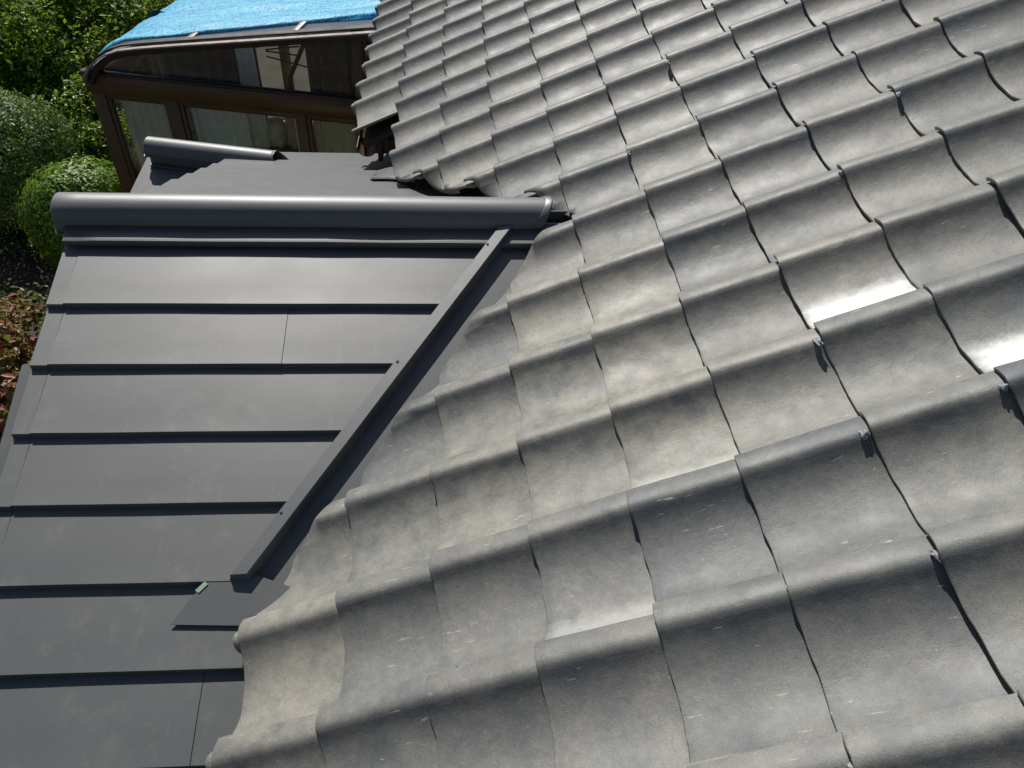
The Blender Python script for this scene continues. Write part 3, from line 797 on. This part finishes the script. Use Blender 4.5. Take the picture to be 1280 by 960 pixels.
L4 = leafmat('russet_leaves', (.24, .075, .045), (.30, .13, .075), (.11, .17, .04), .45, .3)
L5 = leafmat('dark_hedge_leaves', (.015, .04, .01), (.03, .07, .014), (.05, .10, .02), .45, .15)
tree('broadleaf_tree', 'sunlit broadleaf tree with low spreading crown beside the blue tarpaulin', (-4.4, 9.3, GROUND), (-4.4, 9.3, -1.95), (1.9, 1.45, .85), 300, 250, .28, .075, L1, 11)
tree('evergreen_tree', 'wide evergreen tree standing behind the sunlit broadleaf tree', (-6.3, 12.6, GROUND), (-6.3, 12.6, -1.6), (3.2, 1.8, 1.3), 330, 240, .34, .085, L1, 12)
tree('leafy_shrub', 'low dark leafy shrub filling the ground between sunroom post and tree', (-3.5, 7.9, GROUND), (-3.5, 7.9, -2.3), (1.15, .8, .45), 90, 200, .24, .07, L1, 14, 8, cat='shrub')
def clipped(name, label, center, rad, n, ls, mat, seed, group=None):
    r = np.random.default_rng(seed); t = tag(empty(name, (center[0], center[1], GROUND)), label, 'shrub', group)
    d = r.normal(0, 1, (n, 3)); d /= np.linalg.norm(d, axis=1)[:, None]
    nz = np.array([noise.noise((x*2.2+seed, y*2.2, z*2.2)) for x, y, z in d]); nz2 = np.array([noise.noise((x*7+seed, y*7, z*7)) for x, y, z in d])
    k = (1+nz*.12+nz2*.07)*np.where(r.random(n) < .03, r.uniform(1.0, 1.09, n), r.uniform(.80, 1.015, n))
    c = np.array(center)+d*np.array(rad)*k[:, None]; ok = c[:, 2] > GROUND+.02
    trunk((center[0], center[1], GROUND), (center[0], center[1], center[2]+.1), .045, 10, seed, t)
    obj('crown', leaves_mesh(c[ok], (d*1.2)[ok], ls, .5, .5, .2, seed), mat, t); return t
clipped('clipped_shrub', 'large round clipped grey green shrub standing by the garden path', (-4.05, 6.75, -2.15), (.82, .8, .66), 26000, .042, L2, 21)
clipped('clipped_shrub', 'bright green clipped round shrub between the sunroom post and ridge end', (-2.72, 5.62, -2.12), (.52, .51, .52), 12000, .05, L3, 22)
for k, (x, y, sx_) in enumerate([(-3.15, 4.35, .5), (-3.9, 4.9, .5), (-2.75, 3.75, .45)]):
    t = tag(empty('russet_shrub', (x, y, GROUND)), ['russet leaved low shrub growing below the metal verge', 'reddish brown leafy shrub in the shade of the clipped shrubs', 'russet and green low shrub tucked against the bargeboard side'][k], 'shrub', 'russet shrubs under the gable end')
    trunk((x, y, GROUND), (x, y, GROUND+.35), .03, 8, 31+k, t)
    c, n = clump_points((x, y, GROUND+.33), (sx_, sx_, .34), 34, 46, .16, 31+k, .3)
    ok = c[:, 2] > GROUND+.03
    obj('crown', leaves_mesh(c[ok], n[ok], .085, .5, .7, .3, 31+k), L4, t)
# low ground cover between the shrubs
r = np.random.default_rng(5); gx = np.stack([r.uniform(-8, -1.2, 30000), r.uniform(2.0, 9, 30000), GROUND+.02+r.uniform(0, .14, 30000)], 1)
ok = np.array([noise.noise((a*.8, b_*.8, 5)) > -.25 for a, b_, c_ in gx])
gc_ = gx[ok]
tag(obj('ground_cover', leaves_mesh(gc_, np.tile([0, 0, 1.0], (len(gc_), 1)), .07, .5, .6, .2, 9), L5), 'low dark green ground cover between the shrubs', 'ground cover', kind='stuff')
